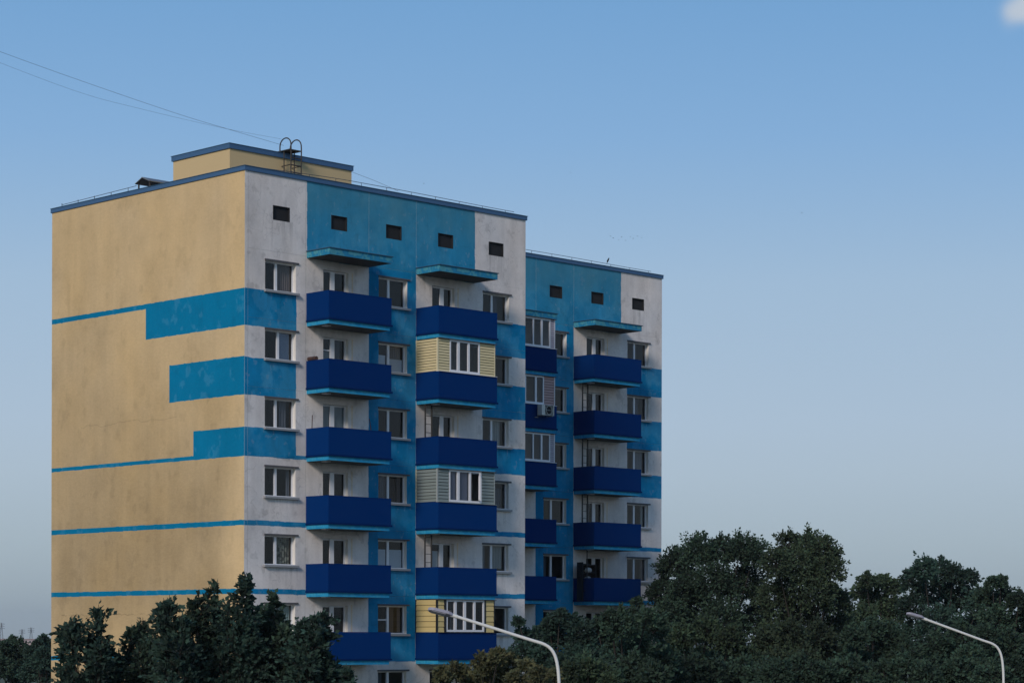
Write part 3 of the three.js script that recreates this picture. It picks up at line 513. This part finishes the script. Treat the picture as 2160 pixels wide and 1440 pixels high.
// a spreading tree: limbs that end in leafy clumps; clumps are [x, y, z, radius] round the foot
function roundTree(name, label, foot, clumps, leaf, tone, seed, dens = 1, grp = null, cat = 'tree') {
  const rnd = rng(seed), t = thing(name, label, cat, [foot.x, 0, foot.z], grp), wood = [], L = [];
  const ymin = Math.min(...clumps.map((c) => c[1])), trunkTop = Math.max(0.4, Math.min(3.2, ymin * 0.6)), tr = cat === 'tree' ? 0.22 : 0.08;
  wood.push(rod(V(0, 0, 0), V(0, trunkTop, 0), tr, 8, tr * 0.8));
  for (const [x, y, z, r] of clumps) {
    const mid = V(x * 0.45 + (rnd() - 0.5) * 0.4, mix(trunkTop, y, 0.55), z * 0.45), end = V(x, y, z);
    wood.push(rod(V(0, trunkTop - 0.1, 0), mid, tr * 0.4, 5, tr * 0.25), rod(mid, end, tr * 0.25, 5, 0.015));
    const twigs = Math.round(230 * r * r * dens * (0.14 / leaf) ** 2) + 20, hue = 0.7 + 0.7 * rnd();
    for (let k = 0; k < twigs; k++) {
      const a = rnd() * 6.283, s = rnd() * 2 - 1 + 0.15, h = Math.sqrt(Math.max(0, 1 - s * s)), d = V(Math.cos(a) * h, s, Math.sin(a) * h).normalize();
      const reach = r * (0.55 + 0.45 * noise(d.x * 2.2 + seed, d.y * 2.2 + d.z * 1.7 + x)) * (0.8 + 0.35 * rnd()) * (rnd() < 0.1 ? 1.3 : 1), n = 8 + Math.round(rnd() * 6);
      for (let j = 0; j < n; j++) {
        const v = 0.35 + 0.65 * Math.pow(rnd(), 0.6), sp = 0.12 * r + 0.05;
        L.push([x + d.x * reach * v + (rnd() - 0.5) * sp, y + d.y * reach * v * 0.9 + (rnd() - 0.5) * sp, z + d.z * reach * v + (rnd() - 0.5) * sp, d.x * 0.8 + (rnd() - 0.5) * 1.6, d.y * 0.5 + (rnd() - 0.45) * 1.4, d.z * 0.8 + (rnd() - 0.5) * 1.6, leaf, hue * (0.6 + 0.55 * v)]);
      }
      if (k % 6 === 0) wood.push(rod(end, V(x + d.x * reach, y + d.y * reach * 0.9, z + d.z * reach), 0.012, 3, 0.004));
    }
  }
  mesh('trunk', wood, bark, t); crownFrom(t, L, tone, rnd); return t;
}
const DARK = [0.031, 0.068, 0.047], MID = [0.042, 0.080, 0.046], OLIVE = [0.075, 0.092, 0.048], COOL = [0.028, 0.068, 0.054];

// the row of young upright trees before the yellow wall
{
  const Z = 58, row = [
    ['upright young tree at the left end of the row before the yellow wall', 172, 0, [[196, 1276, 0.75], [165, 1300, 0.6], [142, 1312, 0.55], [185, 1330, 0.8], [215, 1345, 0.55]]],
    ['low gap-toothed young tree second from the left before the yellow wall', 272, 1.5, [[228, 1350, 0.5], [262, 1318, 0.5], [292, 1303, 0.55], [318, 1335, 0.6], [245, 1375, 0.8], [290, 1370, 0.9]]],
    ['slim upright young tree with twin tips before the yellow wall', 366, -1, [[350, 1262, 0.42], [368, 1256, 0.5], [385, 1300, 0.6], [350, 1340, 0.8], [395, 1350, 0.8]]],
    ['broad upright young tree with one bent high tip before the yellow wall', 436, 1, [[447, 1222, 0.42], [422, 1256, 0.55], [410, 1285, 0.6], [460, 1285, 0.7], [436, 1320, 0.9]]],
    ['tallest young tree, its thin tip on the yellow and white corner', 505, -0.6, [[508, 1208, 0.38], [480, 1268, 0.55], [520, 1275, 0.6], [500, 1300, 0.85], [535, 1330, 0.8]]],
    ['bushy upright young tree before the lowest white wall windows', 584, 0.8, [[576, 1245, 0.45], [560, 1275, 0.6], [545, 1300, 0.6], [592, 1288, 0.55], [610, 1310, 0.6], [580, 1330, 1.0]]],
    ['young tree at the right end of the row before the lowest navy balcony', 668, -0.4, [[640, 1302, 0.45], [660, 1292, 0.5], [686, 1282, 0.34], [630, 1325, 0.6], [672, 1345, 0.7], [705, 1388, 0.55], [725, 1400, 0.4], [650, 1370, 0.9]]],
  ];
  row.forEach(([label, px, dz, sp], i) => {
    const foot = at(px, 1400, Z + dz); foot.y = 0;
    uprightTree(label, foot, sp.map(([x, y, s]) => { const p = at(x, y, Z + dz); return [p.x - foot.x, p.y + 0.02, s * 0.5]; }), 0.118, i % 2 ? DARK : COOL, 100 + i * 13);
  });
}
function fromPixels(list, Z, foot, rnd, depth) { return list.map(([x, y, r]) => { const dz = (rnd() - 0.5) * depth, p = at(x, y, Z - dz); return [p.x - foot.x, p.y, p.z - foot.z, r * Z / FOCAL]; }); }
function spread(name, label, px, Z, list, leaf, tone, seed, dens, depth, cat) { const foot = at(px, 1400, Z); foot.y = 0; return roundTree(name, label, foot, fromPixels(list, Z, foot, rng(seed + 1), depth), leaf, tone, seed, dens, null, cat); }

// big dark trees beyond the right end of the building
spread('tree', 'big round dark tree touching the right edge of the building', 1500, 119, [[1440, 1245, 44], [1415, 1290, 44], [1470, 1285, 50], [1425, 1195, 52], [1400, 1250, 46], [1470, 1165, 50], [1520, 1165, 42], [1560, 1160, 40], [1590, 1170, 40], [1500, 1230, 62], [1570, 1235, 58], [1430, 1320, 60], [1520, 1320, 70], [1590, 1310, 55], [1410, 1390, 55], [1480, 1410, 60], [1560, 1410, 60], [1610, 1390, 50]], 0.145, DARK, 301, 0.9, 4);
spread('tree', 'highest domed dark tree standing right of the building', 1700, 117, [[1665, 1150, 34], [1705, 1150, 40], [1740, 1165, 42], [1755, 1200, 40], [1640, 1190, 42], [1690, 1205, 58], [1720, 1250, 56], [1640, 1265, 56], [1765, 1270, 44], [1690, 1310, 66], [1770, 1330, 55], [1640, 1350, 60], [1700, 1400, 66], [1780, 1400, 60]], 0.145, [0.040, 0.074, 0.044], 317, 0.9, 4);
spread('tree', 'small tree in the dip between two bigger dark trees', 1850, 140, [[1828, 1226, 24], [1860, 1228, 26], [1885, 1240, 26], [1815, 1250, 26], [1850, 1270, 42], [1890, 1290, 40], [1820, 1310, 45], [1870, 1340, 50], [1840, 1390, 50]], 0.18, MID, 331, 1.0, 4);
spread('tree', 'round loose-leaved tree above the farther street lamp', 1985, 112, [[1950, 1200, 32], [1985, 1198, 32], [1925, 1225, 34], [2010, 1212, 34], [2045, 1220, 28], [1970, 1250, 54], [2030, 1265, 48], [1925, 1280, 40], [2070, 1270, 40], [1980, 1320, 58], [2050, 1330, 55], [1920, 1350, 50], [2000, 1400, 60]], 0.15, COOL, 347, 0.8, 4);
spread('tree', 'thin-topped dark tree at the right edge of the picture', 2115, 104, [[2095, 1232, 20], [2112, 1228, 18], [2080, 1258, 30], [2120, 1262, 36], [2150, 1270, 32], [2175, 1290, 36], [2100, 1310, 50], [2150, 1330, 50], [2110, 1390, 60], [2180, 1380, 60]], 0.15, DARK, 359, 0.9, 3);
// trees and scrub before the set-back block and along the bottom right
spread('tree', 'dark tree with pointed side shoot before the set back block', 1165, 76, [[1093, 1312, 12], [1100, 1340, 20], [1180, 1300, 20], [1205, 1312, 26], [1160, 1320, 26], [1130, 1348, 32], [1225, 1335, 32], [1180, 1345, 50], [1100, 1378, 34], [1145, 1395, 46], [1230, 1385, 46], [1190, 1415, 46]], 0.12, COOL, 371, 1.0, 3);
spread('tree', 'dark bushy tree before the lowest right balconies', 1310, 80, [[1260, 1325, 22], [1290, 1302, 20], [1345, 1272, 14], [1335, 1300, 24], [1365, 1300, 26], [1310, 1320, 46], [1380, 1330, 40], [1270, 1345, 46], [1340, 1375, 56], [1280, 1405, 55], [1390, 1400, 50]], 0.12, DARK, 383, 1.0, 3);
spread('tree', 'low dark tree under the big round tree by the building', 1480, 92, [[1440, 1345, 40], [1490, 1330, 42], [1540, 1350, 40], [1450, 1405, 52], [1520, 1405, 52], [1570, 1400, 46]], 0.14, MID, 397, 1.0, 3);
spread('tree', 'low dark tree under the highest domed tree', 1680, 94, [[1620, 1350, 40], [1670, 1335, 42], [1725, 1345, 44], [1640, 1405, 50], [1700, 1400, 52], [1760, 1395, 50]], 0.14, [0.032, 0.058, 0.036], 401, 1.0, 3);
spread('tree', 'low dark tree left of the farther street lamp head', 1850, 90, [[1800, 1345, 36], [1840, 1330, 36], [1880, 1345, 36], [1800, 1400, 46], [1860, 1395, 50], [1910, 1385, 46]], 0.14, DARK, 409, 1.0, 3);
spread('tree', 'low dark tree behind the farther street lamp pole', 2060, 88, [[1980, 1365, 40], [2030, 1345, 40], [2080, 1350, 42], [1990, 1410, 44], [2050, 1405, 50], [2130, 1360, 40], [2110, 1410, 50], [2170, 1390, 46]], 0.14, DARK, 419, 1.0, 3);
spread('shrub', 'olive leafy shrub top before the lowest navy balcony', 1010, 50, [[930, 1425, 22], [960, 1415, 20], [985, 1432, 26], [1015, 1395, 20], [1050, 1385, 20], [1035, 1410, 28], [1075, 1400, 26], [1010, 1440, 34], [1060, 1440, 36]], 0.085, OLIVE, 431, 1.1, 1.6, 'shrub');
spread('shrub', 'olive brown shrub top left of the nearer street lamp pole', 1130, 47, [[1110, 1405, 20], [1140, 1425, 26], [1090, 1435, 28], [1170, 1435, 26], [1130, 1450, 34]], 0.08, OLIVE, 443, 1.0, 1.4, 'shrub');
spread('shrub', 'dim green shrub top right of the nearer street lamp pole', 1235, 55, [[1205, 1420, 24], [1240, 1410, 28], [1275, 1425, 28], [1230, 1450, 40], [1290, 1450, 36]], 0.10, MID, 457, 1.0, 1.6, 'shrub');
for (const [label, px, Z] of [
  ['dim low shrub behind the pole of the nearer street lamp', 1230, 72], ['dim low shrub under the lowest right balconies', 1330, 74], ['dim low shrub at the bottom below the big round tree', 1450, 84], ['dim low shrub at the bottom, second right of the big round tree trunk', 1560, 86],
  ['dim low shrub at the bottom below the highest domed tree', 1680, 82], ['dim low shrub at the bottom right of the highest domed tree', 1790, 84], ['dim low shrub at the bottom left of the farther lamp pole', 1905, 80], ['dim low shrub at the bottom below the farther lamp arm', 2015, 82], ['dim low shrub in the bottom right corner of the picture', 2135, 80]])
  spread('shrub', label, px, Z, [[px - 40, 1425, 44], [px + 10, 1415, 46], [px + 50, 1430, 44], [px - 45, 1475, 60], [px + 45, 1475, 60], [px, 1500, 66]], 0.14, DARK, 500 + px, 0.9, 3, 'shrub');
// beyond the left edge of the building
spread('tree', 'distant dark tree nearest the left edge of the building', 88, 138, [[92, 1346, 9], [82, 1358, 16], [102, 1362, 18], [70, 1375, 22], [95, 1390, 34], [70, 1415, 34], [110, 1420, 34]], 0.16, COOL, 461, 1.1, 3);
spread('tree', 'distant dark tree in the lower left corner of the picture', 28, 150, [[25, 1352, 13], [10, 1364, 16], [42, 1362, 16], [-8, 1370, 22], [25, 1385, 32], [55, 1392, 28], [0, 1410, 36], [45, 1420, 36]], 0.16, DARK, 467, 1.1, 3);

// ---------------------------------------------------------------- street lamps
function streetLamp(label, pole, bend, head, Z, dz) {
  const p = at(pole[0], pole[1], Z), b = at(bend[0], bend[1], Z), h = at(head[0], head[1], Z - dz);
  const t = thing('street_lamp', label, 'street lamp', [p.x, 0, p.z], 'white curved street lamps along the road');
  const white = mat(0.70, 0.71, 0.68, 0.45), L = (v) => V(v.x - p.x, v.y, v.z - p.z);
  mesh('pole', [rod(V(0, 0, 0), V(0, 0.3, 0), 0.11, 16), rod(V(0, 0.3, 0), V(0, p.y - 0.6, 0), 0.055, 16, 0.031)], white, t);
  const B = L(b), Hd = L(h), dir = Hd.clone().sub(B).normalize(), top = V(0, p.y, 0);
  const c = new THREE.CubicBezierCurve3(V(0, p.y - 0.62, 0), V(0, B.y - 0.02, 0), V(0, B.y - 0.02, 0).lerp(B.clone().addScaledVector(dir, 0.25), 0.35), B.clone().addScaledVector(dir, 0.35));
  mesh('arm', [new THREE.TubeGeometry(new THREE.CatmullRomCurve3([...c.getPoints(14), B.clone().lerp(Hd, 0.6), Hd]), 40, 0.029, 12)], white, t);
  mesh('collar', rod(Hd.clone().addScaledVector(dir, -0.1), Hd.clone().addScaledVector(dir, 0.03), 0.036, 14), white, t);
  const head_ = group('lamp_head', t); head_.position.copy(Hd); { const X = V(dir.x, dir.y * 0.8, dir.z).normalize(), Z = V(0, 0, 1).addScaledVector(X, -X.z).normalize(); if (X.x < 0) Z.negate(); head_.quaternion.setFromRotationMatrix(new THREE.Matrix4().makeBasis(X, Z.clone().cross(X), Z)); head_.rotateX(Z.z > 0 ? -0.42 : 0.42); }
  const alu = mat(0.30, 0.30, 0.36, 0.5);
  const sh = new THREE.Shape(); sh.moveTo(0, -0.035); sh.lineTo(0.07, -0.07); sh.lineTo(0.34, -0.07); sh.quadraticCurveTo(0.42, -0.05, 0.43, 0); sh.quadraticCurveTo(0.42, 0.05, 0.34, 0.07); sh.lineTo(0.07, 0.07); sh.lineTo(0, 0.035); sh.closePath();
  const g = new THREE.ExtrudeGeometry(sh, { depth: 0.04, bevelEnabled: true, bevelSize: 0.008, bevelThickness: 0.008, bevelSegments: 2 }); g.rotateX(Math.PI / 2); g.translate(0, 0.02, 0);
  mesh('housing', g, alu, head_);
  for (let i = 0; i < 6; i++) mesh('cooling_fin', box(0.12 + i * 0.035, 0.13 + i * 0.035, 0.0285, 0.045, -0.055, 0.055), alu, head_);
  mesh('led_panel', box(0.12, 0.37, -0.036, -0.0285, -0.055, 0.055), mat(0.40, 0.40, 0.46, 0.3), head_);
  mesh('hinge', box(0.02, 0.09, 0.0285, 0.07, -0.028, 0.028), M.iron, head_);
}
streetLamp('nearer white street lamp reaching across the lowest yellow clad balcony', [1180, 1398], [1166, 1364], [953, 1297], 42, 0.25);
streetLamp('farther white street lamp before the dark trees at the right edge', [2118, 1392], [2106, 1362], [1948, 1304], 57, 0.3);

// ---------------------------------------------------------------- wires
function wire(label, pts, r) { const o = mesh(numbered('cable'), tube(pts, r, 5, 40), mat(0.10, 0.11, 0.13, 0.7), scene); o.userData = { label, category: 'cable' }; }
wire('upper thin cable slanting from the top left to the rooftop ladder', [at(-260, 8, 86), at(0, 110, 89), at(369, 239, 94), at(486, 274.5, 96.5), at(596, 307, 99)], 0.006);
wire('lower thin cable slanting from the left to the rooftop ladder', [at(-260, 28, 90), at(0, 133.5, 92), at(175, 198, 94), at(292, 229, 96), at(480, 272.5, 98.5), at(590, 293, 100)], 0.0042);
wire('short thin cable sloping from the penthouse down to the roof', [at(736, 361, 106), at(790, 382, 106.5), at(838, 403, 107)], 0.007);

// ---------------------------------------------------------------- birds
const plumage = mat(0.03, 0.03, 0.035, 0.8);
function bird(label, pos, turn, flap, s, perched, grp) {
  const t = thing('bird', label, 'bird', pos.toArray(), grp, turn);
  const b = new THREE.SphereGeometry(1, 10, 8); b.scale(0.075 * s, 0.065 * s, 0.17 * s); if (perched) { b.rotateX(-1.1); b.translate(0, 0.15 * s, 0); }
  const hd = new THREE.SphereGeometry(0.05 * s, 8, 6); hd.translate(0, perched ? 0.3 * s : 0.03 * s, perched ? 0.07 * s : 0.19 * s);
  const bk = new THREE.ConeGeometry(0.016 * s, 0.07 * s, 5); bk.rotateX(Math.PI / 2); bk.translate(0, perched ? 0.3 * s : 0.03 * s, perched ? 0.14 * s : 0.26 * s);
  const tail = box(-0.03 * s, 0.03 * s, -0.008 * s, 0.008 * s, -0.3 * s, -0.12 * s); if (perched) { tail.rotateX(-0.9); tail.translate(0, 0.12 * s, 0.06 * s); }
  mesh('body', [b, hd, bk, tail], plumage, t);
  if (perched) { for (const x of [-0.03, 0.03]) mesh('leg', rod(V(x * s, 0, 0), V(x * s, 0.09 * s, 0), 0.006), plumage, t); for (const x of [-1, 1]) { const g = new THREE.SphereGeometry(1, 8, 6); g.scale(0.018 * s, 0.045 * s, 0.15 * s); g.rotateX(-1.1); g.translate(x * 0.075 * s, 0.14 * s, -0.01 * s); mesh('wing', g, plumage, t); } return; }
  for (const x of [-1, 1]) { const sh = new THREE.Shape([new THREE.Vector2(0, -0.08), new THREE.Vector2(0.2, -0.03), new THREE.Vector2(0.45, -0.12), new THREE.Vector2(0.22, 0.09), new THREE.Vector2(0, 0.09)]); const g = new THREE.ExtrudeGeometry(sh, { depth: 0.012, bevelEnabled: false }); g.rotateX(-Math.PI / 2); if (x < 0) g.rotateZ(Math.PI); g.rotateZ(x * flap); g.scale(s, s, s); mesh('wing', g, plumage, t); }
}
bird('dark bird perched on the roof rail of the set back block', toWorld(12.14, TOP + 0.46, -0.2, true), 1.2, 0, 0.62, true);
{
  const r = rng(9);
  for (const [x, y] of [[1286, 498], [1292, 502], [1303, 505], [1310, 500], [1318, 507], [1328, 499], [1334, 503], [1343, 498], [1352, 501]]) bird('tiny dark bird in the small flock above the set back roof', at(x, y, 420 + r() * 60), r() * 6, 0.2 + r() * 0.5, 0.5, false, 'flock of birds far above the set back roof');
  bird('tiny lone dark bird in the sky above the main roof right end', at(892, 387, 380), 0.6, 0.4, 0.5, false);
  bird('tiny lone dark bird in mid sky left of the flock', at(1201, 364, 400), 2, 0.3, 0.5, false);
  bird('tiny lone dark bird in the open sky far right of the flock', at(1690, 449, 380), 1.4, 0.5, 0.5, false);
}

// ---------------------------------------------------------------- far away at the lower left
function pylon(label, px, top, Z) {
  const p = at(px, top, Z), h = p.y, t = thing('lattice_pylon', label, 'pylon', [p.x, 0, p.z], 'power pylons on the far left horizon'), w = (y) => mix(2.2, 0.25, Math.min(1, y / (h * 0.8))), legs = [];
  const P = (i, y) => V([-1, 1, 1, -1][i] * w(y), y, [-1, -1, 1, 1][i] * w(y));
  for (let i = 0; i < 4; i++) { legs.push(rod(P(i, 0), P(i, h), 0.12, 4)); for (let k = 0; k < 7; k++) { const a = h * k / 7, b = h * (k + 1) / 7; legs.push(rod(P(i, a), P((i + 1) % 4, b), 0.06, 4)); } }
  mesh('tower', legs, M.iron, t);
  for (const q of [0.74, 0.84, 0.94]) mesh('cross_arm', [rod(V(-3.8, h * q, 0), V(3.8, h * q, 0), 0.12, 4), rod(V(-3.8, h * q, 0), V(0, h * q + 1.2, 0), 0.07, 4), rod(V(3.8, h * q, 0), V(0, h * q + 1.2, 0), 0.07, 4)], M.iron, t);
}
pylon('stout faint pylon in the middle of the far left skyline', 45.5, 1327, 2700); pylon('slim faint pylon nearest the building on the far left skyline', 64.5, 1323, 2600); pylon('tall faint pylon at the very left edge of the picture', 2, 1313, 2600);
{
  const p = at(20, 1347, 2300), t = thing('distant_building', 'long low pinkish building faint on the far left horizon', 'building', [p.x, 0, p.z]);
  mesh('wall', box(-26, 26, 0, p.y - 1, -9, 9), mat(0.42, 0.33, 0.32), t); mesh('roof', box(-26.5, 26.5, p.y - 0.99, p.y, -9.5, 9.5), mat(0.25, 0.18, 0.17), t);
  for (let i = 0; i < 12; i++) mesh('window', box(-23.5 + i * 4, -21.5 + i * 4, 3, 5, 9.002, 9.1), M.dark, t);
}
scene.fog = new THREE.FogExp2(R3(0.34, 0.39, 0.44), 0.00008);

renderer.render(scene, camera);
